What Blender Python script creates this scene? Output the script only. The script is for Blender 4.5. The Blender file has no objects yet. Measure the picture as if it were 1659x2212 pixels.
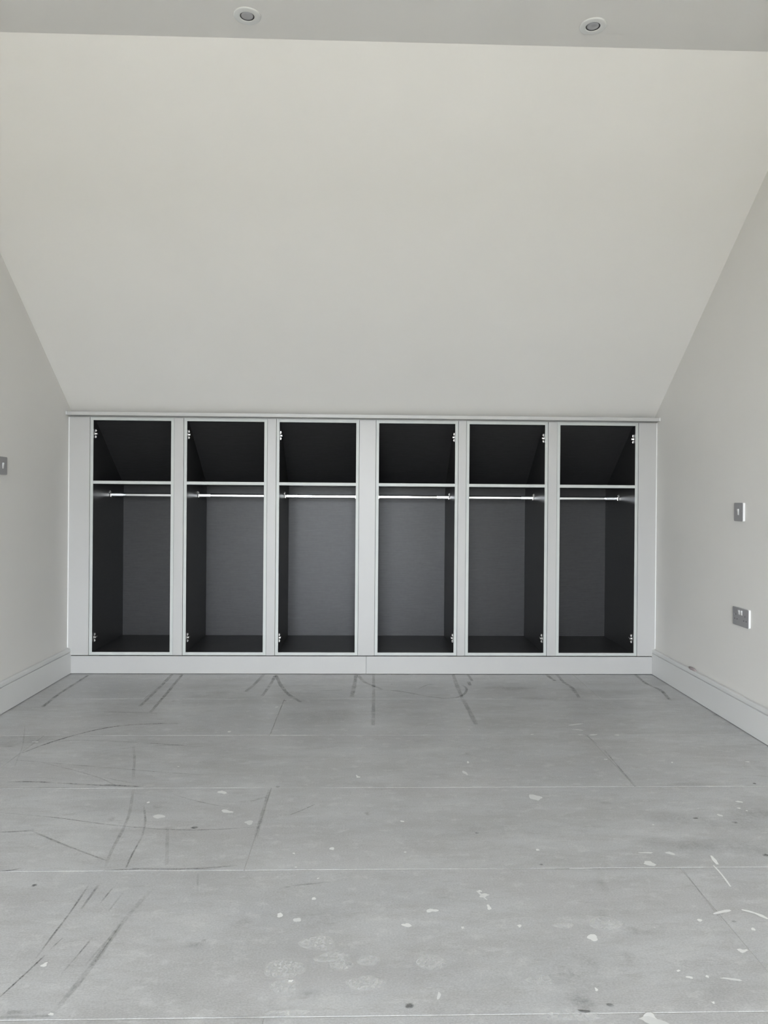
import bpy, bmesh, math, random
import numpy as np
from mathutils import Vector, Matrix

random.seed(7)
S = bpy.context.scene
COL = S.collection

# ------------------------------------------------------------------ camera
F, YAW, PITCH, ROLL, PX, PY, CAMH = 1611.2, 0.02869, 0.00165, 0.00795, 838.8, 1080.5, 1.05
W, H = 1659, 2212
_cy, _sy = math.cos(YAW), math.sin(YAW)
FWD = np.array([_sy * math.cos(PITCH), _cy * math.cos(PITCH), -math.sin(PITCH)])
_r = np.array([_cy, -_sy, 0.0]); _d = np.cross(FWD, _r)
RIGHT = math.cos(ROLL) * _r - math.sin(ROLL) * _d
DOWN = math.sin(ROLL) * _r + math.cos(ROLL) * _d
cam = bpy.data.cameras.new('camera'); camo = bpy.data.objects.new('camera', cam); COL.objects.link(camo)
cam.sensor_fit = 'VERTICAL'; cam.sensor_height = 36.0
cam.lens = F / H * 36.0
cam.shift_x = -(PX - W / 2) / H
cam.shift_y = (PY - H / 2) / H
cam.clip_start = 0.02
m = Matrix(((RIGHT[0], -DOWN[0], -FWD[0], 0), (RIGHT[1], -DOWN[1], -FWD[1], 0), (RIGHT[2], -DOWN[2], -FWD[2], CAMH), (0, 0, 0, 1)))
camo.matrix_world = m
S.camera = camo


def floor_pt(x, y):
    """photo pixel on the floor -> (X, Y) in metres"""
    d = RIGHT * ((x - PX) / F) + DOWN * ((y - PY) / F) + FWD
    t = -CAMH / d[2]
    return d[0] * t, d[1] * t


# ------------------------------------------------------------------ room sizes (metres)
D = 4.469                       # front of the wardrobe run
XL, XR = -1.7655, 1.7517        # side walls
YB = -3.0                       # rear wall (behind the camera)
ZC = 2.796                      # flat ceiling
TANS = math.tan(0.643)          # roof slope
ZS = 1.5845                     # height of the slope over the wardrobe front
YC = D - (ZC - ZS) / TANS       # where slope meets flat ceiling
WX0, WX1, WZ1 = -1.66, 0.80, 2.30   # glazed doors in the rear wall


# ------------------------------------------------------------------ sky, sun, exposure
world = bpy.data.worlds.new('World'); S.world = world; world.use_nodes = True
bg = world.node_tree.nodes['Background']
bg.inputs[0].default_value = (0.855, 0.92, 1.0, 1); bg.inputs[1].default_value = 5.0
sun = bpy.data.lights.new('sun_offscreen', 'SUN'); suno = bpy.data.objects.new('sun_offscreen', sun); COL.objects.link(suno)
sun.energy = 4.0; sun.angle = 0.01; sun.color = (1.0, 0.93, 0.82)
suno.rotation_euler = (math.radians(-42), 0, math.radians(12))   # from over the roof behind the wardrobes, onto the ground outside
suno.location = (0, 6, 8)
port = bpy.data.lights.new('window_rear_offscreen', 'AREA'); porto = bpy.data.objects.new('window_rear_offscreen', port); COL.objects.link(porto)
port.shape = 'RECTANGLE'; port.size = WX1 - WX0; port.size_y = WZ1; port.cycles.is_portal = True
porto.location = ((WX0 + WX1) / 2, YB - 0.16, WZ1 / 2); porto.rotation_euler = (math.radians(90), 0, 0)
S.view_settings.view_transform = 'Standard'; S.view_settings.look = 'None'
S.view_settings.gamma = 1.0; S.view_settings.use_curve_mapping = False
S.view_settings.exposure = 2.75


# ------------------------------------------------------------------ materials
def mat(name, col=(0.8, 0.8, 0.8), rough=0.5, metal=0.0, spec=0.5):
    mt = bpy.data.materials.new(name); mt.use_nodes = True
    b = mt.node_tree.nodes['Principled BSDF']
    b.inputs['Base Color'].default_value = (*col, 1); b.inputs['Roughness'].default_value = rough
    b.inputs['Metallic'].default_value = metal; b.inputs['Specular IOR Level'].default_value = spec
    return mt


class NT:
    """tiny node helper"""
    def __init__(s, mt):
        s.t = mt.node_tree; s.n = s.t.nodes; s.b = s.n['Principled BSDF'] if 'Principled BSDF' in s.n else None

    def new(s, ty, **kw):
        n = s.n.new(ty)
        for k, v in kw.items(): setattr(n, k, v)
        return n

    def set(s, n, **kw):
        for k, v in kw.items(): n.inputs[k.replace('_', ' ')].default_value = v
        return n

    def l(s, a, b): s.t.links.new(a, b)

    def coords(s, scale, obj=False):
        tc = s.new('ShaderNodeTexCoord'); mp = s.new('ShaderNodeMapping'); mp.inputs['Scale'].default_value = scale
        if obj: s.l(tc.outputs['Object'], mp.inputs[0])
        else:
            g = s.new('ShaderNodeNewGeometry'); s.l(g.outputs['Position'], mp.inputs[0])
        return mp.outputs[0]

    def noise(s, scale, sc=1.0, detail=4.0, rough=0.55, obj=False):
        n = s.new('ShaderNodeTexNoise'); n.inputs['Scale'].default_value = sc
        n.inputs['Detail'].default_value = detail; n.inputs['Roughness'].default_value = rough
        s.l(s.coords(scale, obj), n.inputs['Vector']); return n.outputs['Fac']

    def ramp(s, fac, stops):
        r = s.new('ShaderNodeValToRGB'); e = r.color_ramp.elements
        while len(e) < len(stops): e.new(0.5)
        for i, (p, c) in enumerate(stops):
            e[i].position = p; e[i].color = (*c, 1) if len(c) == 3 else c
        s.l(fac, r.inputs[0]); return r.outputs[0]

    def mix(s, fac, a, b, mode='MIX'):
        n = s.new('ShaderNodeMix', data_type='RGBA', blend_type=mode)
        for inp, v in ((0, fac), (6, a), (7, b)):
            if hasattr(v, 'is_output'): s.l(v, n.inputs[inp])
            elif inp == 0: n.inputs[0].default_value = v
            else: n.inputs[inp].default_value = (*v, 1)
        return n.outputs[2]

    def bump(s, h, strength, dist=0.001):
        b = s.new('ShaderNodeBump'); b.inputs['Strength'].default_value = strength; b.inputs['Distance'].default_value = dist
        s.l(h, b.inputs['Height']); s.l(b.outputs[0], s.b.inputs['Normal'])


def paint(name, col, rough, amp=0.03, bump=0.15, spec=0.4):
    mt = mat(name, col, rough, 0, spec); t = NT(mt)
    c = t.ramp(t.noise((1, 1, 1), 1.7, 3), [(0.3, tuple(v * (1 - amp) for v in col)), (0.7, tuple(min(1, v * (1 + amp)) for v in col))])
    t.l(c, t.b.inputs['Base Color'])
    t.bump(t.noise((1, 1, 1), 260, 2), bump, 0.0006)
    return mt


M_WALL = paint('wall_paint', (0.80, 0.78, 0.745), 0.62, 0.012, 0.22, 0.3)
M_SKIRT = paint('skirting_satin', (0.77, 0.765, 0.75), 0.42, 0.01, 0.05)
M_CAB = paint('cabinet_grey_white', (0.495, 0.488, 0.473), 0.34, 0.012, 0.06, 0.38)
M_EDGE = paint('edge_band_grey', (0.53, 0.545, 0.52), 0.4, 0.01, 0.02, 0.45)
M_CAULK = mat('white_sealant', (0.9, 0.9, 0.88), 0.3)
M_CHROME = mat('rail_chrome', (0.86, 0.86, 0.87), 0.05, 1.0)
M_SLEEVE = mat('satin_sleeve', (0.95, 0.95, 0.94), 0.35, 1.0)
M_NICKEL = mat('hinge_nickel', (0.78, 0.76, 0.73), 0.22, 1.0)
M_STEEL = mat('grey_plate', (0.34, 0.335, 0.34), 0.32)
M_STEELD = mat('socket_dark', (0.09, 0.09, 0.09), 0.5)
M_WHITE = mat('white_plastic', (0.82, 0.82, 0.80), 0.25)
M_TRIM = mat('downlight_trim', (0.74, 0.74, 0.72), 0.4)
M_BAFFLE = mat('downlight_baffle', (0.02, 0.02, 0.02), 0.5)
M_LENS = mat('downlight_lens', (0.42, 0.42, 0.43), 0.18)
M_GAP = mat('board_joint_dust', (0.42, 0.42, 0.41), 0.9)
M_LUMP = mat('plaster_lump', (0.40, 0.34, 0.33), 0.9)
M_UPVC = mat('door_frame_white', (0.75, 0.75, 0.75), 0.35)
M_GROUND = paint('garden_ground', (0.19, 0.17, 0.12), 0.9, 0.1, 0.0, 0.1)


def interior():
    mt = mat('dark_grey_linen_board', (0.04, 0.04, 0.04), 0.37, 0, 0.37); t = NT(mt)
    g = t.noise((14, 14, 420), 1.0, 3, 0.6)           # fine horizontal weave
    g2 = t.noise((60, 60, 60), 1.0, 2)
    c = t.ramp(g, [(0.25, (0.024, 0.0235, 0.0235)), (0.75, (0.047, 0.0455, 0.0455))])
    c2 = t.mix(0.25, c, t.ramp(g2, [(0.3, (0.028, 0.0275, 0.028)), (0.7, (0.046, 0.045, 0.0455))]))
    t.l(c2, t.b.inputs['Base Color'])
    t.bump(g, 0.06, 0.0003)
    return mt


M_INT = interior()


def floor_material():
    mt = mat('grey_chipboard', (0.45, 0.46, 0.46), 0.43, 0, 0.7); t = NT(mt)
    streak = t.noise((1.5, 5.0, 1), 1.0, 9, 0.68)
    c = t.ramp(streak, [(0.36, (0.40, 0.40, 0.395)), (0.46, (0.49, 0.49, 0.49)), (0.55, (0.54, 0.545, 0.55)), (0.66, (0.61, 0.61, 0.605))])
    patch = t.noise((0.8, 1.5, 1), 1.3, 4, 0.55)
    c = t.mix(t.ramp(patch, [(0.47, (0, 0, 0)), (0.60, (0.75, 0.75, 0.75))]), c, (0.47, 0.475, 0.485))
    patch2 = t.noise((1.1, 2.6, 1.7), 1.1, 4, 0.55)
    c = t.mix(t.ramp(patch2, [(0.50, (0, 0, 0)), (0.64, (0.45, 0.45, 0.45))]), c, (0.46, 0.445, 0.445))
    wash = t.noise((3.0, 9.0, 1), 1.0, 8, 0.74)
    c = t.mix(t.ramp(wash, [(0.50, (0, 0, 0)), (0.62, (0.65, 0.65, 0.65))]), c, (0.385, 0.38, 0.375))
    dirt = t.noise((11, 40, 1), 1.0, 8, 0.78)
    c = t.mix(t.ramp(dirt, [(0.52, (0, 0, 0)), (0.64, (0.6, 0.6, 0.6))]), c, (0.35, 0.345, 0.335))
    blot = t.noise((16, 24, 1), 1.0, 6, 0.7)
    c = t.mix(t.ramp(blot, [(0.54, (0, 0, 0)), (0.64, (0.55, 0.55, 0.55))]), c, (0.66, 0.66, 0.65))
    grain = t.noise((190, 300, 1), 1.0, 4, 0.75)
    c = t.mix(0.34, c, t.ramp(grain, [(0.36, (0.32, 0.32, 0.32)), (0.64, (0.72, 0.72, 0.72))]))
    # scattered little paint spots
    v = t.new('ShaderNodeTexVoronoi'); v.inputs['Scale'].default_value = 7.0
    t.l(t.coords((1, 1, 0)), v.inputs['Vector'])
    sp = t.ramp(v.outputs['Distance'], [(0.0, (1, 1, 1)), (0.020, (1, 1, 1)), (0.034, (0, 0, 0))])
    rnd = t.ramp(v.outputs['Color'], [(0.55, (0, 0, 0)), (0.57, (1, 1, 1))])
    spk = t.mix(1.0, sp, rnd, 'MULTIPLY')
    c = t.mix(spk, c, (0.80, 0.80, 0.79))
    oi = t.new('ShaderNodeObjectInfo')
    tint = t.ramp(oi.outputs['Random'], [(0.0, (0.965, 0.965, 0.965)), (1.0, (1.0, 1.0, 1.0))])
    c = t.mix(1.0, c, tint, 'MULTIPLY')
    t.l(c, t.b.inputs['Base Color'])
    t.bump(grain, 0.2, 0.0004)
    return mt


M_FLOOR = floor_material()


def stain_material(name, col, lo=0.30, hi=0.62, rough=0.7, vary=True):
    """flat mark whose cover comes from the mesh's own 'cover' attribute, broken up by grain"""
    mt = bpy.data.materials.new(name); mt.use_nodes = True
    t = NT(mt); t.set(t.b, Base_Color=(*col, 1), Roughness=rough)
    a = t.new('ShaderNodeAttribute', attribute_name='cover')
    n = t.ramp(t.noise((90, 90, 1), 1.0, 6, 0.75), [(lo, (0.0, 0.0, 0.0)), (hi, (1, 1, 1))])
    mul = t.new('ShaderNodeMath', operation='MULTIPLY'); n2 = t.ramp(t.noise((14, 14, 1), 1.0, 3, 0.6), [(0.32, (0.2, 0.2, 0.2)), (0.60, (1, 1, 1))]) if vary else None
    n = t.mix(1.0, n, n2, 'MULTIPLY') if vary else n
    t.l(a.outputs['Fac'], mul.inputs[0]); t.l(n, mul.inputs[1])
    tr = t.new('ShaderNodeBsdfTransparent'); mx = t.new('ShaderNodeMixShader')
    t.l(mul.outputs[0], mx.inputs[0]); t.l(tr.outputs[0], mx.inputs[1]); t.l(t.b.outputs[0], mx.inputs[2])
    out = [n for n in t.n if n.type == 'OUTPUT_MATERIAL'][0]; t.l(mx.outputs[0], out.inputs[0])
    return mt


M_SCUFF = stain_material('dark_scuff', (0.17, 0.17, 0.165), 0.30, 0.60)
M_DIRT = stain_material('dirt_smear', (0.25, 0.25, 0.24), 0.30, 0.68)


def drip_material():
    mt = mat('white_paint_drip', (0.84, 0.84, 0.82), 0.5); t = NT(mt)
    a = t.new('ShaderNodeAttribute', attribute_name='cover')
    t.l(t.mix(a.outputs['Fac'], (0.52, 0.525, 0.525), (0.90, 0.90, 0.88)), t.b.inputs['Base Color'])
    return mt


M_PAINT = drip_material()
M_PALE = stain_material('pale_splash', (0.95, 0.95, 0.94), 0.25, 0.55, 0.6, False)


def glass_mat():
    mt = bpy.data.materials.new('door_glass'); mt.use_nodes = True; t = NT(mt)
    t.n.remove(t.b)
    tr = t.new('ShaderNodeBsdfTransparent'); gl = t.new('ShaderNodeBsdfGlossy'); gl.inputs['Roughness'].default_value = 0.02
    mx = t.new('ShaderNodeMixShader'); mx.inputs[0].default_value = 0.06
    t.l(tr.outputs[0], mx.inputs[1]); t.l(gl.outputs[0], mx.inputs[2])
    out = [n for n in t.n if n.type == 'OUTPUT_MATERIAL'][0]; t.l(mx.outputs[0], out.inputs[0])
    return mt


M_GLASS = glass_mat()


# ------------------------------------------------------------------ mesh helpers
def add_box(bm, x0, x1, y0, y1, z0, z1, bevel=0.0, seg=1):
    vs = [bm.verts.new(p) for p in ((x0, y0, z0), (x1, y0, z0), (x1, y1, z0), (x0, y1, z0), (x0, y0, z1), (x1, y0, z1), (x1, y1, z1), (x0, y1, z1))]
    fs = [bm.faces.new([vs[i] for i in q]) for q in ((0, 3, 2, 1), (4, 5, 6, 7), (0, 1, 5, 4), (1, 2, 6, 5), (2, 3, 7, 6), (3, 0, 4, 7))]
    if bevel:
        ed = list({e for f in fs for e in f.edges})
        bmesh.ops.bevel(bm, geom=ed, offset=bevel, segments=seg, profile=0.5, affect='EDGES')
    return bm


def add_prism(bm, poly, axis, a, b):
    """extrude a closed 2-D outline along an axis from a to b; outline coords are the two other axes in xyz order"""
    def P(u, v, w):
        return {'x': (w, u, v), 'y': (u, w, v), 'z': (u, v, w)}[axis]
    A = [bm.verts.new(P(u, v, a)) for u, v in poly]; B = [bm.verts.new(P(u, v, b)) for u, v in poly]
    n = len(poly)
    bm.faces.new(A); bm.faces.new(B[::-1])
    for i in range(n): bm.faces.new((A[i], B[i], B[(i + 1) % n], A[(i + 1) % n]))
    bmesh.ops.recalc_face_normals(bm, faces=bm.faces[:])
    return bm


def add_lathe(bm, prof, seg=40, centre=(0, 0, 0)):
    """revolve an open (r, z) profile about z"""
    rings = []
    for r, z in prof:
        rings.append([bm.verts.new((centre[0] + r * math.cos(2 * math.pi * k / seg), centre[1] + r * math.sin(2 * math.pi * k / seg), centre[2] + z)) for k in range(seg)])
    for a, b in zip(rings, rings[1:]):
        for k in range(seg): bm.faces.new((a[k], a[(k + 1) % seg], b[(k + 1) % seg], b[k]))
    return rings


def cyl_x(bm, x0, x1, y, z, r, seg=16):
    add_prism(bm, [(y + r * math.cos(2 * math.pi * k / seg), z + r * math.sin(2 * math.pi * k / seg)) for k in range(seg)], 'x', x0, x1)


def mesh_obj(name, bm, material, parent=None, smooth=False, shift=(0, 0, 0)):
    bmesh.ops.translate(bm, verts=bm.verts[:], vec=shift)
    me = bpy.data.meshes.new(name); bm.to_mesh(me); bm.free()
    me.materials.append(material)
    if smooth:
        for p in me.polygons: p.use_smooth = True
    o = bpy.data.objects.new(name, me); COL.objects.link(o); o.parent = parent
    return o


def box(name, x0, x1, y0, y1, z0, z1, material, parent=None, bevel=0.0, seg=1):
    return mesh_obj(name, add_box(bmesh.new(), x0, x1, y0, y1, z0, z1, bevel, seg), material, parent)


def thing(name, loc, label, cat, group=None):
    o = bpy.data.objects.new(name, None); COL.objects.link(o); o.location = loc; o.empty_display_size = 0.1
    return tag(o, label, cat, group)


def tag(o, label=None, cat=None, group=None, kind=None):
    if label: o['label'] = label
    if cat: o['category'] = cat
    if group: o['group'] = group
    if kind: o['kind'] = kind
    return o


def struct(o, label, cat):
    return tag(o, label, cat, None, 'structure')


# ------------------------------------------------------------------ the setting
T = 0.15
YF = D + 0.66          # wall behind the wardrobes
BASE = -0.30
struct(box('wall_left', XL - T, XL, YB, YF, -0.05, ZC, M_WALL), 'plain white painted wall with a lone grey switch plate', 'wall')
struct(box('wall_right', XR, XR + T, YB, YF, -0.05, ZC, M_WALL), 'plain white painted wall with switch and double socket', 'wall')
struct(box('wall_front', XL - T, XR + T, YF, YF + T, -0.05, ZS, M_WALL), 'low wall hidden behind the wardrobe run', 'wall')
bm = bmesh.new()
add_box(bm, XL - T, WX0, YB - T, YB, -0.05, ZC); add_box(bm, WX1, XR + T, YB - T, YB, -0.05, ZC); add_box(bm, WX0, WX1, YB - T, YB, WZ1, ZC)
struct(mesh_obj('wall_rear', bm, M_WALL), 'white wall with glazed doors behind the viewer', 'wall')
struct(box('ceiling', XL - T, XR + T, YB - T, YC, ZC, ZC + 0.2, M_WALL), 'flat white ceiling strip with two recessed downlights', 'ceiling')
bm = bmesh.new()
zf = lambda y: ZS + (D - y) * TANS
add_prism(bm, [(YC, ZC), (YF + T, zf(YF + T)), (YF + T, zf(YF + T) + 0.3), (YC, ZC + 0.2)], 'x', XL - T, XR + T)
struct(mesh_obj('ceiling_slope', bm, M_WALL), 'large sloping white ceiling descending to the wardrobe top', 'ceiling')

# floor: sub-floor plus 600 mm sheets laid across the room
floor = struct(box('floor', XL - T, XR + T, YB - T, YF + T, -0.25, -0.0012, M_GAP), 'grey chipboard floor covered in scuffs and paint drips', 'floor')
G = 0.0009
joints = {0: [-1.15, 1.25], 1: [-0.4215], 2: [-1.407, 0.993], 3: [-0.3375], 4: [-1.49, 0.905], 5: [-0.2], 6: [-1.2, 1.2]}
top = 3.912 + 0.6
for r in range(17):
    y1 = top - 0.6 * r; y0 = y1 - 0.6
    y1 = min(y1, YF); y0 = max(y0, YB - 0.1)
    if y0 >= y1: continue
    xs = [XL] + [x for x in joints.get(r, [-0.6 + 0.4 * (r % 3)]) if XL < x < XR] + [XR]
    for a, b in zip(xs, xs[1:]):
        bmb = add_box(bmesh.new(), a + G, b - G, y0 + G, y1 - G, -0.022, 0.0, 0.0009)
        mesh_obj('floor_board', bmb, M_FLOOR, floor)


# skirting boards
def skirting(name, x_wall, s, label):
    # profile in (x, z): s = +1 grows towards +x
    pr = [(0, 0.0032), (0.0205, 0.0032), (0.0205, 0.1262), (0.0195, 0.1272), (0.0120, 0.1276), (0.0120, 0.1318), (0.0178, 0.1324), (0.0184, 0.1338), (0.0180, 0.1490), (0.0166, 0.1515), (0.0030, 0.1520), (0.0030, 0.1470), (0, 0.1470)]
    bm = add_prism(bmesh.new(), [(x_wall + s * u, v) for u, v in pr], 'y', YB, D - 0.0005)
    o = mesh_obj(name, bm, M_SKIRT)
    return struct(o, label, 'skirting')


skirting('baseboard_left', XL, 1, 'white moulded skirting board under the lone switch plate')
skr = skirting('baseboard_right', XR, -1, 'white moulded skirting board below the double socket')
bm = bmesh.new(); bmesh.ops.create_icosphere(bm, subdivisions=2, radius=1.0)
for v in bm.verts:
    k = 1 + 0.25 * math.sin(7 * v.co.x + 3 * v.co.y) * math.cos(5 * v.co.z)
    v.co = Vector((XR - 0.010 + v.co.x * 0.008 * k, 3.93 + v.co.y * 0.042 * k, 0.155 + v.co.z * 0.010 * k))
tag(mesh_obj('plaster_lump', bm, M_LUMP, skr, True), 'small brownish lump of dried plaster on top edge')

# glazed doors behind the camera
win = bpy.data.objects.new('window_1', None); COL.objects.link(win); win.location = ((WX0 + WX1) / 2, YB - 0.08, 0)
struct(win, 'white framed glazed doors in the wall behind the viewer', 'window')
wx0, wx1 = WX0 - win.location.x, WX1 - win.location.x
bm = bmesh.new()
add_box(bm, wx0, wx0 + 0.06, -0.035, 0.035, 0, WZ1); add_box(bm, wx1 - 0.06, wx1, -0.035, 0.035, 0, WZ1)
add_box(bm, wx0, wx1, -0.035, 0.035, WZ1 - 0.06, WZ1); add_box(bm, wx0, wx1, -0.035, 0.035, 0, 0.04)
mesh_obj('window_frame', bm, M_UPVC, win)
nsash = 3
for k in range(nsash):
    a = wx0 + 0.06 + (wx1 - wx0 - 0.12) * k / nsash; b = wx0 + 0.06 + (wx1 - wx0 - 0.12) * (k + 1) / nsash
    bm = bmesh.new(); q = 0.055
    add_box(bm, a, a + q, -0.025, 0.025, 0.04, WZ1 - 0.06); add_box(bm, b - q, b, -0.025, 0.025, 0.04, WZ1 - 0.06)
    add_box(bm, a, b, -0.025, 0.025, 0.04, 0.12); add_box(bm, a, b, -0.025, 0.025, WZ1 - 0.12, WZ1 - 0.06)
    sash = mesh_obj('sash', bm, M_UPVC, win)
    box('pane', a + q, b - q, -0.003, 0.003, 0.12, WZ1 - 0.12, M_GLASS, sash)
# ground outside, one storey down
struct(box('ground', -70, 70, -140, 60, -3.3, -3.2, M_GROUND), 'sunlit ground outside one storey below the room', 'ground')

# ------------------------------------------------------------------ wardrobe run
OW = 0.457                      # clear opening of each unit
PT = 0.018                      # board thickness
ZB, ZT = 0.129, 1.5035          # opening bottom / top
YBK = D + 0.556                 # back panel face
DEP = YBK - D
cx = [-1.3942, -0.8430, -0.2952, 0.2990, 0.8425, 1.3920]
sl = lambda y: 1.480 - (y - 0.081) * 0.737      # inner slope, y measured from the front


def edge_box(name, x0, x1, z0, z1, parent, y0=-0.0006, y1=0.0012):
    return box(name, x0, x1, y0, y1, z0, z1, M_EDGE, parent, 0.0005)


def make_hinge(root, xi, s, z, k):
    """cruciform hinge mounting plate on the inner side; s points into the opening"""
    bm = bmesh.new()
    X = lambda a: (min(xi + s * a[0], xi + s * a[1]), max(xi + s * a[0], xi + s * a[1]))
    x0, x1 = X((0, 0.0022)); add_box(bm, x0, x1, 0.020, 0.052, z - 0.009, z + 0.009, 0.0008)
    hp = mesh_obj('hinge_plate', bm, M_NICKEL, root)
    for dz in (-1, 1):
        bm = bmesh.new()
        x0, x1 = X((0, 0.0075)); add_box(bm, x0, x1, 0.024, 0.041, z + dz * 0.0185 - 0.0085, z + dz * 0.0185 + 0.0085, 0.0022, 2)
        w = mesh_obj('hinge_wing', bm, M_NICKEL, hp)
        bm = bmesh.new()
        x0, x1 = X((0.007, 0.0095)); cyl_x(bm, x0, x1, 0.0325, z + dz * 0.0185, 0.0042, 14)
        mesh_obj('screw', bm, M_NICKEL, hp, True)
    bm = bmesh.new()
    x0, x1 = X((0.002, 0.012)); add_box(bm, x0, x1, 0.030, 0.060, z - 0.0052, z + 0.0052, 0.0015, 2)
    mesh_obj('hinge_clip', bm, M_NICKEL, hp)
    return hp


def make_unit(side):
    """side = -1: hinge plates on the -x inner side, +1: on the +x inner side. Local origin: floor, front plane, opening centre."""
    root = bpy.data.objects.new('wardrobe_unit', None); COL.objects.link(root)
    hw = OW / 2
    for s in (-1, 1):
        a, b = sorted((s * hw, s * (hw + PT)))
        bm = bmesh.new()
        # side outline follows the roof slope at the top
        zt = ZT + PT
        yk = 0.081 + (1.480 - zt) / 0.737 + 0.02
        add_prism(bm, [(0.001, ZB - PT), (DEP, ZB - PT), (DEP, sl(DEP)), (max(yk, 0.02), zt), (0.001, zt)], 'x', a, b)
        sp = mesh_obj('side_panel', bm, M_INT, root)
        tag(edge_box('edge_band', a, b, ZB - PT, ZT + PT, sp), 'light grey front edge strip')
    def panel(name, z0, z1, y1):
        p = box(name, -hw, hw, 0.001, y1, z0, z1, M_INT, root)
        tag(edge_box('edge_band', -hw, hw, z0, z1, p), 'light grey front edge strip')
        return p
    panel('base_panel', ZB - PT, ZB, DEP)
    panel('top_panel', ZT, ZT + PT, 0.045)
    panel('shelf', 1.1265, 1.1445, DEP - 0.03)
    box('back_panel', -hw - PT, hw + PT, DEP, DEP + 0.008, ZB - PT, 1.145, M_INT, root)
    bm = bmesh.new()
    y0 = 0.045
    add_prism(bm, [(y0, min(sl(y0), ZT)), (DEP, sl(DEP)), (DEP, sl(DEP) + 0.012), (y0, ZT + 0.012)], 'x', -hw, hw)
    mesh_obj('sloped_panel', bm, M_INT, root)
    # hanging rail: flat-sided oval tube
    yr, zr = 0.296, 1.0635
    rh, rw = 0.0108, 0.0060
    prof = []
    for k in range(9):
        a = math.pi * k / 8; prof.append((yr + rw * math.cos(a), zr + rh - rw + rw * math.sin(a)))
    for k in range(9):
        a = math.pi + math.pi * k / 8; prof.append((yr + rw * math.cos(a), zr - rh + rw + rw * math.sin(a)))
    rail = mesh_obj('hanging_rail', add_prism(bmesh.new(), prof, 'x', -hw + 0.002, hw - 0.002), M_CHROME, root)
    for s in (-1, 1):
        bm = bmesh.new()
        a, b = sorted((s * hw, s * (hw - 0.010)))
        add_box(bm, a, b, yr - 0.0095, yr + 0.0095, zr - 0.0145, zr + 0.009, 0.003, 2)
        a, b = sorted((s * hw, s * (hw - 0.003)))
        add_box(bm, a, b, yr - 0.007, yr + 0.007, zr + 0.005, zr + 0.026, 0.001)
        br = mesh_obj('rail_bracket', bm, M_NICKEL, rail)
        bm = bmesh.new()
        a, b = sorted((s * (hw - 0.003), s * (hw - 0.0075)))
        cyl_x(bm, a, b, yr, zr + 0.0185, 0.0042, 12)
        mesh_obj('screw', bm, M_NICKEL, rail, True)
    q = [(yr + (a - yr) * 1.10, zr + (b - zr) * 1.06) for a, b in prof]
    a, b = sorted((side * (hw - 0.010), side * (hw - 0.080)))
    tag(mesh_obj('rail_sleeve', add_prism(bmesh.new(), q, 'x', a, b), M_SLEEVE, rail), 'bright satin end sleeve')
    for z in (1.4255, 0.2110):
        make_hinge(root, side * hw, -side, z, 0)
    return root


def copy_tree(o, parent=None):
    c = o.copy(); COL.objects.link(c); c.parent = parent
    for ch in o.children: copy_tree(ch, c)
    return c


labels = [
    'open dark-lined wardrobe unit at the end beside the lone switch wall',
    'open wardrobe unit second from the wall with the lone switch plate',
    'open wardrobe unit joining the wide centre strip, on the lone switch side',
    'open wardrobe unit joining the wide centre strip, on the double socket side',
    'open wardrobe unit second from the wall with the double socket',
    'open dark-lined wardrobe unit at the end beside the double socket wall']
protoL = make_unit(-1); protoR = make_unit(1)
for i in range(6):
    p = protoL if i < 3 else protoR
    u = p if i in (0, 3) else copy_tree(p)
    u.location = (cx[i], D, 0)
    tag(u, labels[i], 'wardrobe', 'open wardrobe units under the slope')

# painted filler strips between and beside the units
hw = OW / 2 + PT
gaps = [(XL + 0.0006, cx[0] - hw)] + [(cx[i] + hw, cx[i + 1] - hw) for i in range(5)] + [(cx[5] + hw, XR - 0.0006)]
fl = ['broad painted filler strip in the corner by the lone switch wall',
      'narrow painted strip between the end unit and second unit, lone switch side',
      'narrow painted strip between second unit and centre unit, lone switch side',
      'wide painted centre strip dividing the two sets of three units',
      'narrow painted strip between second unit and centre unit, double socket side',
      'narrow painted strip between the end unit and second unit, double socket side',
      'broad painted filler strip in the corner by the double socket wall']
for (a, b), lab in zip(gaps, fl):
    o = thing('filler_strip', ((a + b) / 2, D, ZB - PT), lab, 'panel', 'painted strips between wardrobe units')
    w = (b - a) / 2 - 0.0013
    box('strip_board', -w, w, -0.005, 0.016, 0, 1.5215 - (ZB - PT), M_CAB, o, 0.0012)
    if lab.startswith('broad'):
        s = -1 if a < 0 else 1
        bm = bmesh.new(); y0 = -0.005
        add_prism(bm, [(s * w, y0 - 0.0004), (s * (w + 0.0018), y0 - 0.0040), (s * (w + 0.0018), y0 + 0.002), (s * (w - 0.0022), y0 - 0.0003)], 'z', 0.045, 1.410)
        tag(mesh_obj('sealant_bead', bm, M_CAULK, o), 'thin white sealant line')

# ledge board along the top
cz0, cz1 = 1.5275, 1.5485
o = thing('ledge_board', ((XL + XR) / 2, D, cz0), 'long painted ledge board capping all the wardrobe units', 'ledge')
w = (XR - XL) / 2 - 0.0008
bm = add_box(bmesh.new(), -w, w, -0.052, 0.045, 0, cz1 - cz0, 0.002, 2)
mesh_obj('board', bm, M_CAB, o)
box('support_batten', -w, w, 0.012, 0.040, 1.5217 - cz0, 0.0, M_CAB, o)
for s in (-1, 1):
    bm = bmesh.new(); add_box(bm, *sorted((s * (w - 0.004), s * (w + 0.0006))), -0.0545, -0.050, 0.001, cz1 - cz0 + 0.001, 0.0012)
    tag(mesh_obj('sealant_bead', bm, M_CAULK, o), 'white sealant at the board end')

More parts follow.
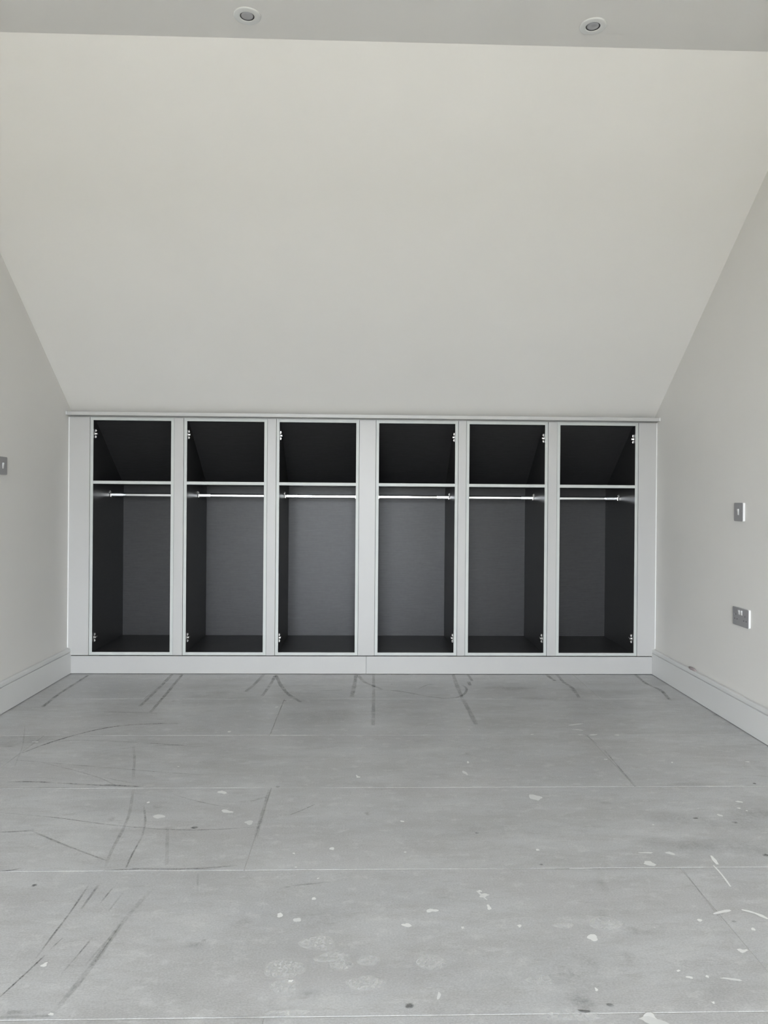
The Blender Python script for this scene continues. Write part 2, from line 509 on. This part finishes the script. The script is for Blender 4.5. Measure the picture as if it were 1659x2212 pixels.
# plinth: two boards meeting in the middle
for a, b, lab in ((XL + 0.0208, 0.0025, 'pale plinth board below the three units, lone switch side'), (0.0035, XR - 0.0208, 'pale plinth board below the three units, double socket side')):
    o = box('plinth_board', a, b, D - 0.007, D + 0.011, 0.0030, 0.1068, M_CAB, None, 0.0008)
    tag(o, lab, 'plinth', 'plinth boards along the floor')


# ------------------------------------------------------------------ electrics
def plate(bm, w, h, t):
    """rounded wall plate in local (u across, v up), standing off the wall by t; built in the y-z plane facing -x"""
    add_box(bm, -t, 0, -w / 2, w / 2, -h / 2, h / 2)
    ed = [e for e in bm.edges if abs(e.verts[0].co.x - e.verts[1].co.x) > t * 0.5]
    bmesh.ops.bevel(bm, geom=ed, offset=0.006, segments=4, profile=0.5, affect='EDGES')
    ed = [e for e in bm.edges if abs(e.verts[0].co.x + t) < 1e-5 and abs(e.verts[1].co.x + t) < 1e-5]
    bmesh.ops.bevel(bm, geom=ed, offset=0.0007, segments=2, profile=0.5, affect='EDGES')


def plated(root, w, h):
    bm = bmesh.new(); plate(bm, w, h, PTK - 0.0018); mesh_obj('back_rim', bm, M_WHITE, root)
    bm = bmesh.new(); plate(bm, w - 0.001, h - 0.001, 0.0020); bmesh.ops.translate(bm, verts=bm.verts[:], vec=(-PTK + 0.0020, 0, 0))
    mesh_obj('plate', bm, M_STEEL, root)


def rocker(root, y, z, w, h, t):
    bm = bmesh.new(); add_box(bm, -t - 0.0004, -t + 0.001, y - w / 2 - 0.0015, y + w / 2 + 0.0015, z - h / 2 - 0.0015, z + h / 2 + 0.0015)
    mesh_obj('rocker_surround', bm, M_STEEL, root)
    bm = bmesh.new()
    add_prism(bm, [(-t, z - h / 2), (-t - 0.0012, z - h / 2), (-t - 0.0022, z), (-t - 0.0052, z + h / 2), (-t, z + h / 2)], 'y', y - w / 2, y + w / 2)
    mesh_obj('rocker', bm, M_WHITE, root)


def screw(root, y, z, t):
    bm = bmesh.new(); cyl_x(bm, -t - 0.0008, -t + 0.001, y, z, 0.0034, 14); mesh_obj('screw', bm, M_STEEL, root, True)


PTK = 0.0105
o = thing('light_switch', (XR, 3.449, 1.002), 'single grey metal rocker switch plate above the double socket', 'switch')
plated(o, 0.084, 0.087)
rocker(o, 0.0, 0.0, 0.011, 0.028, PTK); screw(o, 0.030, 0.0, PTK); screw(o, -0.030, 0.0, PTK)

o = thing('double_socket', (XR, 3.421, 0.513), 'grey metal double socket with two white rockers, below the switch', 'socket')
plated(o, 0.146, 0.086)
for s in (-1, 1):
    rocker(o, s * 0.0115, 0.021, 0.011, 0.021, PTK)
    for dy, dz, w, h in ((0, 0.008, 0.0045, 0.0085), (-0.011, -0.013, 0.0075, 0.0045), (0.011, -0.013, 0.0075, 0.0045)):
        y = s * 0.042 + dy
        box('pin_slot', -PTK - 0.0003, -PTK + 0.001, y - w / 2, y + w / 2, dz - h / 2, dz + h / 2, M_STEELD, o)
    screw(o, s * 0.058, 0.006, PTK)

o = thing('light_switch', (XL, 3.692 - 0.043, 1.196), 'grey metal switch plate alone on its white wall', 'switch')
o.rotation_euler = (0, 0, math.pi)
plated(o, 0.086, 0.087)
rocker(o, 0.0, 0.0, 0.011, 0.028, PTK); screw(o, 0.030, 0.0, PTK); screw(o, -0.030, 0.0, PTK)

# recessed downlights
for (x, y), lab in zip(((-0.447, 2.717), (0.817, 2.723)), ('round white recessed downlight on the lone switch side of the ceiling', 'round white recessed downlight on the double socket side of the ceiling')):
    o = thing('downlight', (x, y, ZC), lab, 'downlight', 'recessed ceiling downlights')
    bm = bmesh.new(); add_lathe(bm, [(0.0490, 0.0), (0.0490, -0.0022), (0.0478, -0.0038), (0.0450, -0.0046), (0.0300, -0.0050), (0.0268, -0.0046), (0.0258, -0.0030), (0.0256, -0.0004)], 56)
    mesh_obj('trim_ring', bm, M_TRIM, o, True)
    bm = bmesh.new(); r = add_lathe(bm, [(0.0257, -0.0030), (0.0252, -0.0012), (0.0225, -0.0010), (0.0215, -0.0016)], 48)
    mesh_obj('baffle', bm, M_BAFFLE, o, True)
    bm = bmesh.new(); r = add_lathe(bm, [(0.0222, -0.0012), (0.0216, -0.0030), (0.0180, -0.0040), (0.0100, -0.0046), (0.0020, -0.0048)], 40); bm.faces.new(r[-1])
    mesh_obj('lens', bm, M_LENS, o, True)

# ------------------------------------------------------------------ marks on the floor
ZM = 0.0006


class Marks:
    def __init__(s, hard=False): s.v, s.f, s.c, s.hard, s.z = [], [], [], hard, ZM

    def ribbon(s, pts, width, a, taper=True, jitter=0.15):
        """soft-edged strip along photo-pixel points lying on the floor; width in metres"""
        P = [np.array(floor_pt(*p)) for p in pts]
        # resample
        Q = [P[0]]
        for p, q in zip(P, P[1:]):
            n = max(2, int(np.hypot(*(q - p)) / 0.035))
            for k in range(1, n + 1): Q.append(p + (q - p) * k / n)
        # smooth
        for _ in range(2):
            Q = [Q[0]] + [0.25 * Q[i - 1] + 0.5 * Q[i] + 0.25 * Q[i + 1] for i in range(1, len(Q) - 1)] + [Q[-1]]
        b = len(s.v); n = len(Q); s.z += 2e-6
        for i, q in enumerate(Q):
            t = Q[min(i + 1, n - 1)] - Q[max(i - 1, 0)]; t = t / (np.hypot(*t) + 1e-9); nr = np.array([-t[1], t[0]])
            w = width * 0.5 * (1 + jitter * random.uniform(-1, 1))
            e = min(1.0, 4.0 * min(i, n - 1 - i) / n + (0.35 if taper else 1.0))
            if s.hard: w *= (0.25 + 0.75 * e) * random.uniform(0.5, 1.1); e = 1.0
            for k, al in (((-1, 1), (-0.3, 1), (0.3, 1), (1, 1)) if s.hard else ((-1, 0), (-0.55, 1), (0.55, 1), (1, 0))):
                pp = q + nr * w * k
                s.v.append((min(max(pp[0], XL + 0.022), XR - 0.022), min(pp[1], D - 0.008), s.z)); s.c.append(a * e * al)
        for i in range(n - 1):
            for k in range(3):
                u = b + i * 4 + k; s.f.append((u, u + 1, u + 5, u + 4))

    def blob(s, x, y, rx, ry, a, rot=0.0, soft=0.5, rough=0.25):
        """irregular patch at a photo pixel on the floor; radii in metres"""
        c = floor_pt(x, y); n = 14; b = len(s.v); s.z += 2e-6
        s.v.append((c[0], c[1], s.z)); s.c.append(a)
        rr = [1 + 1.5 * rough * random.uniform(-1, 1) for _ in range(n)]
        rr = [0.25 * rr[k - 1] + 0.5 * rr[k] + 0.25 * rr[(k + 1) % n] for k in range(n)]
        for ring, al in (((0.6, a), (1.0, a)) if s.hard else ((soft, a), (1.0, 0.0))):
            for k in range(n):
                t = 2 * math.pi * k / n; u, v = rx * ring * rr[k] * math.cos(t), ry * ring * rr[k] * math.sin(t)
                s.v.append((min(max(c[0] + u * math.cos(rot) - v * math.sin(rot), XL + .022), XR - .022), min(c[1] + u * math.sin(rot) + v * math.cos(rot), D - 0.008), s.z)); s.c.append(al)
        for k in range(n):
            k2 = (k + 1) % n
            s.f.append((b, b + 1 + k, b + 1 + k2)); s.f.append((b + 1 + k, b + 1 + n + k, b + 1 + n + k2, b + 1 + k2))

    def build(s, name, material, parent, dz=0.0):
        me = bpy.data.meshes.new(name); me.from_pydata([(x, y, z + dz) for x, y, z in s.v], [], s.f); me.materials.append(material)
        at = me.attributes.new('cover', 'FLOAT', 'POINT'); at.data.foreach_set('value', np.array(s.c, np.float32))
        o = bpy.data.objects.new(name, me); COL.objects.link(o); o.parent = parent; o['kind'] = 'stuff'
        o.visible_shadow = True
        return o


dark = Marks(); dirt = Marks(); white = Marks(True); pale = Marks()
# adhesive/tape tracks near the plinth
for pts, w, a in [
    ([(190, 1459), (160, 1478), (130, 1497), (92, 1527)], 0.022, 0.75),
    ([(372, 1457), (345, 1485), (302, 1526)], 0.022, 0.6), ([(394, 1457), (365, 1492), (325, 1539)], 0.020, 0.65),
    ([(570, 1457), (545, 1483), (530, 1494)], 0.022, 0.5), ([(594, 1460), (586, 1476), (566, 1504)], 0.022, 0.6),
    ([(596, 1458), (606, 1480), (622, 1500), (650, 1517)], 0.024, 0.6),
    ([(769, 1456), (767, 1475), (760, 1505)], 0.026, 0.6), ([(773, 1458), (787, 1475), (806, 1481), (826, 1490)], 0.026, 0.55),
    ([(807, 1455), (807, 1510), (806, 1567)], 0.022, 0.5),
    ([(808, 1490), (860, 1492), (920, 1504), (955, 1510), (990, 1508), (1006, 1498), (1010, 1486), (998, 1480)], 0.016, 0.6),
    ([(978, 1455), (986, 1478), (998, 1507), (1029, 1565)], 0.026, 0.45), ([(1008, 1454), (1020, 1471)], 0.020, 0.7), ([(1012, 1473), (1016, 1481)], 0.022, 0.7),
    ([(1178, 1455), (1188, 1464), (1199, 1471)], 0.024, 0.65), ([(1201, 1455), (1218, 1475), (1236, 1485), (1251, 1507)], 0.024, 0.6),
    ([(1372, 1457), (1396, 1478), (1428, 1490), (1447, 1512)], 0.022, 0.8)]:
    dirt.ribbon(pts, w, min(1, a * 1.1), False)
for pts, w, a in [
    ([(48, 1627), (85, 1612), (130, 1597), (200, 1578), (260, 1567), (345, 1563), (385, 1563)], 0.012, 0.95),
    ([(118, 1604), (160, 1598), (240, 1601), (330, 1606), (440, 1614)], 0.006, 0.6),
    ([(190, 1627), (300, 1613), (440, 1607)], 0.006, 0.35),
    ([(0, 1639), (90, 1647), (250, 1660), (380, 1671), (485, 1676)], 0.006, 0.5),
    ([(80, 1645), (160, 1664), (225, 1683), (250, 1698)], 0.006, 0.45), ([(225, 1680), (290, 1693)], 0.006, 0.5),
    ([(8, 1690), (60, 1688), (130, 1692), (220, 1697), (300, 1700)], 0.010, 0.75), ([(225, 1695), (310, 1700)], 0.010, 0.8), ([(0, 1703), (120, 1702), (215, 1701)], 0.008, 0.5),
    ([(0, 1756), (120, 1766), (240, 1783), (360, 1793), (450, 1794), (560, 1786)], 0.005, 0.65),
    ([(0, 1798), (40, 1797), (74, 1794)], 0.010, 0.6), ([(70, 1796), (130, 1822), (230, 1860)], 0.008, 0.6),
    ([(376, 1717), (430, 1733), (490, 1744)], 0.005, 0.45), ([(626, 1761), (655, 1750), (680, 1738)], 0.006, 0.6),
    ([(222, 1538), (280, 1539), (340, 1541)], 0.010, 0.6), ([(352, 1496), (400, 1496), (440, 1497), (510, 1497)], 0.008, 0.4), ([(690, 1492), (738, 1491)], 0.007, 0.5),
    ([(903, 1489), (918, 1480), (940, 1477)], 0.008, 0.55), ([(582, 1497), (650, 1496), (700, 1500)], 0.007, 0.35),
    ([(305, 1812), (285, 1845), (272, 1876)], 0.006, 0.8), ([(0, 1883), (30, 1880), (46, 1876)], 0.008, 0.7),
    ([(226, 1880), (300, 1878)], 0.008, 0.55), ([(285, 1876), (330, 1878), (420, 1878), (512, 1870)], 0.008, 0.55),
    ([(214, 1925), (230, 1955), (244, 1918)], 0.0, 0.0)] :
    if w: dark.ribbon(pts, w, a)
for pts, w, a in [
    ([(190, 1915), (150, 1975), (118, 2015), (78, 2070)], 0.006, 0.7), ([(212, 1913), (175, 1965)], 0.008, 0.6), ([(244, 1918), (215, 1953)], 0.005, 0.8), ([(265, 1930), (235, 1968)], 0.006, 0.6),
    ([(97, 2064), (60, 2100), (0, 2154)], 0.005, 0.95), ([(136, 2026), (108, 2052)], 0.005, 0.7), ([(200, 2025), (165, 2068), (132, 2105)], 0.005, 0.6),
    ([(0, 2198), (60, 2197), (110, 2195)], 0.010, 0.6), ([(15, 2187), (80, 2188)], 0.014, 0.7)]:
    dark.ribbon(pts, w, a)
for pts, w, a in [
    ([(328, 1920), (262, 1995), (205, 2078), (165, 2130), (115, 2188)], 0.016, 0.45), ([(262, 1995), (205, 2078)], 0.004, 0.6),
    ([(288, 1612), (291, 1640), (287, 1685)], 0.014, 0.4), ([(288, 1705), (280, 1760), (262, 1800), (238, 1842), (228, 1872)], 0.012, 0.45),
    ([(310, 1740), (316, 1775), (305, 1812)], 0.008, 0.6), ([(362, 1780), (360, 1870)], 0.012, 0.3), ([(428, 1888), (426, 1930)], 0.007, 0.4),
    ([(583, 1705), (570, 1748), (552, 1810)], 0.016, 0.6), ([(540, 1732), (575, 1722)], 0.018, 0.4),
    ([(1305, 1620), (1342, 1664), (1374, 1700)], 0.008, 0.7), ([(1262, 1585), (1290, 1608)], 0.008, 0.45),
    ([(1475, 1878), (1500, 1912), (1560, 1990)], 0.005, 0.55), ([(598, 1548), (585, 1587)], 0.005, 0.5), ([(614, 1511), (600, 1545)], 0.006, 0.65),
    ([(0, 1613), (50, 1611), (6, 1614)], 0.01, 0.4), ([(54, 1568), (50, 1610), (30, 1660)], 0.006, 0.3), ([(602, 1920), (640, 1912), (712, 1906)], 0.010, 0.45),
    ([(180, 2090), (250, 2010)], 0.006, 0.3), ([(480, 2198), (560, 2198)], 0.012, 0.5), ([(830, 1878), (1000, 1876), (1250, 1877), (1400, 1877), (1650, 1877)], 0.005, 0.4)]:
    dirt.ribbon(pts, w, a)
# dull patches and smudges
for x, y, rx, ry, a in [
    (240, 1770, .012, .02, .45), (792, 1757, .010, .018, .7), (375, 1514, .012, .03, .6), (338, 1744, .02, .015, .5), (520, 1992, .03, .02, .45),
    (418, 2042, .022, .02, .55), (441, 2033, .006, .007, .8), (672, 2146, .022, .025, .55), (1260, 2165, .025, .03, .5), (1300, 1905, .02, .06, .35),
    (1295, 1975, .02, .03, .3), (1358, 2070, .02, .03, .35), (1008, 1629, .025, .02, .6), (1308, 1735, .02, .012, .5), (1490, 1694, .05, .03, .45),
    (1380, 2014, .03, .018, .45), (1530, 2135, .07, .05, .3), (590, 2165, .02, .02, .35), (1100, 1487, .16, .06, .35), (1180, 1510, .2, .05, .3),
    (740, 1545, .25, .1, .22), (1500, 1775, .2, .06, .3), (1640, 1760, .12, .06, .4), (1560, 1830, .3, .05, .3),
    (1150, 1790, .35, .08, .18), (980, 1940, .1, .05, .2), (1250, 2080, .14, .12, .22), (1000, 2110, .3, .12, .14), (700, 1985, .18, .06, .2), (1245, 1490, .05, .05, .3), (60, 1600, .2, .06, .3)]:
    dirt.blob(x, y, rx * 1.15, ry * 1.15, a * (1.0 if rx > .1 else 0.7), random.uniform(-.3, .3), 0.25, 0.4)
for x, y, r in [(846, 1457.5, .004), (846, 1478, .008), (616, 1514, .008), (1030, 1800, .007), (1502, 1768, .010), (1587, 1777, .012), (1585, 1991, .007), (884, 2173, .012), (1169, 1868, .007), (1655, 1848, .012), (75, 1913, .010), (1545, 1545, .01), (420, 1788, .012), (1318, 2172, .009), (600, 1700, .01), (1630, 1693, .008)]:
    dark.blob(x, y, r, r * .8, 0.9)
# white paint drips
for x, y, rx, ry, a in [
    (479, 1711, .022, .028, .95), (490, 1753, .028, .016, .8), (344, 1765, .03, .03, .7), (540, 1777, .02, .02, .6), (772, 1678, .011, .02, 1), (320, 1734, .006, .008, 1), (718, 1833, .012, .016, .9),
    (604, 1977, .010, .014, 1), (678, 1942, .008, .010, 1), (643, 1988, .012, .016, .6), (95, 2084, .010, .010, 1), (634, 1844, .005, .006, 1), (687, 1898, .004, .006, 1), (629, 2120, .006, .007, 1), (110, 2192, .012, .006, 1),
    (933, 1968, .018, .012, .9), (878, 1999, .020, .012, .9), (1056, 1961, .007, .014, 1), (1037, 1926, .008, .008, 1), (1047, 1935, .018, .010, .8), (1122, 2001, .008, .008, 1), (1280, 2028, .022, .018, .9), (1000, 2005, .006, .010, .8),
    (1514, 1989, .008, .010, 1), (1626, 2008, .007, .008, 1), (1288, 2138, .006, .006, 1), (1606, 2055, .016, .012, .9), (1402, 1864, .030, .020, .8), (1395, 1843, .030, .006, .8), (948, 2151, .006, .020, .7), (1466, 2097, .006, .006, 1), (1527, 2110, .006, .007, 1), (1540, 2166, .005, .006, 1), (1490, 2112, .010, .006, .9), (1575, 2115, .035, .006, .7),
    (1158, 1724, .034, .034, .75), (1596, 1732, .018, .012, 1), (1596, 1746, .010, .010, .9), (1447, 1844, .014, .014, .7), (1162, 1837, .010, .008, 1), (868, 1775, .008, .006, 1), (1011, 1647, .008, .016, 1), (1452, 1647, .006, .014, 1), (1614, 1646, .014, .010, .9), (1613, 1752, .006, .008, .9),
    (1282, 1587.5, .024, .010, 1), (1333, 1588, .014, .009, .9), (1150, 1587, .010, .008, .9), (1255, 1588, .016, .008, .8), (495, 1581, .012, .014, .8), (598, 1528, .012, .016, .5), (1248, 1565, .05, .010, .75), (1247, 1577, .035, .010, .7), (1310, 1641, .012, .010, .7), (75, 1603, .02, .01, .5), (1005, 1670, .012, .03, .7), (1555, 1762, .010, .012, .8), (1404, 2197, .025, .018, .8), (1410, 2205, .05, .02, .5)]:
    white.blob(x, y, rx * 0.66, ry * 0.66, a * 0.85, random.uniform(-.4, .4), 0.8, 0.55)
for pts, w, a in [([(1536, 1849), (1550, 1868)], .014, .9), ([(1541, 1870), (1562, 1892), (1578, 1916)], .008, .8), ([(1541, 1975), (1560, 1970), (1578, 1967)], .014, .8), ([(1602, 1966), (1632, 1972), (1659, 1986)], .014, .9),
                  ([(70, 1510), (110, 1509)], .006, .5), ([(300, 1508), (600, 1507), (840, 1508), (1000, 1509)], .004, .5), ([(520, 1587.5), (585, 1587.5)], .006, .6), ([(870, 1588), (1350, 1588)], .004, .35), ([(540, 1702), (720, 1702)], .004, .45), ([(1030, 1925), (1052, 1945)], .008, .6), ([(1280, 1877), (1230, 1877)], .005, .7)]:
    white.ribbon(pts, w, a)
for x, y, rx, ry in [(692, 2037, .045, .035), (720, 2070, .05, .025), (610, 2096, .045, .03), (612, 2131, .035, .028), (930, 2080, .04, .035), (797, 2074, .035, .02), (790, 2125, .04, .03), (740, 2085, .03, .016), (1170, 2118, .03, .02), (1215, 2000, .03, .015), (1240, 2195, .06, .02), (1310, 1995, .05, .03), (620, 2190, .05, .015)]:
    pale.blob(x, y, rx, ry, 0.30, 0, 0.85, 0.25)
dirt.build('dirt_smears', M_DIRT, floor)
dark.build('scuff_marks', M_SCUFF, floor, 0.0002)
pale.build('pale_splash_stains', M_PALE, floor, 0.0003)
white.build('paint_drips', M_PAINT, floor, 0.0004)
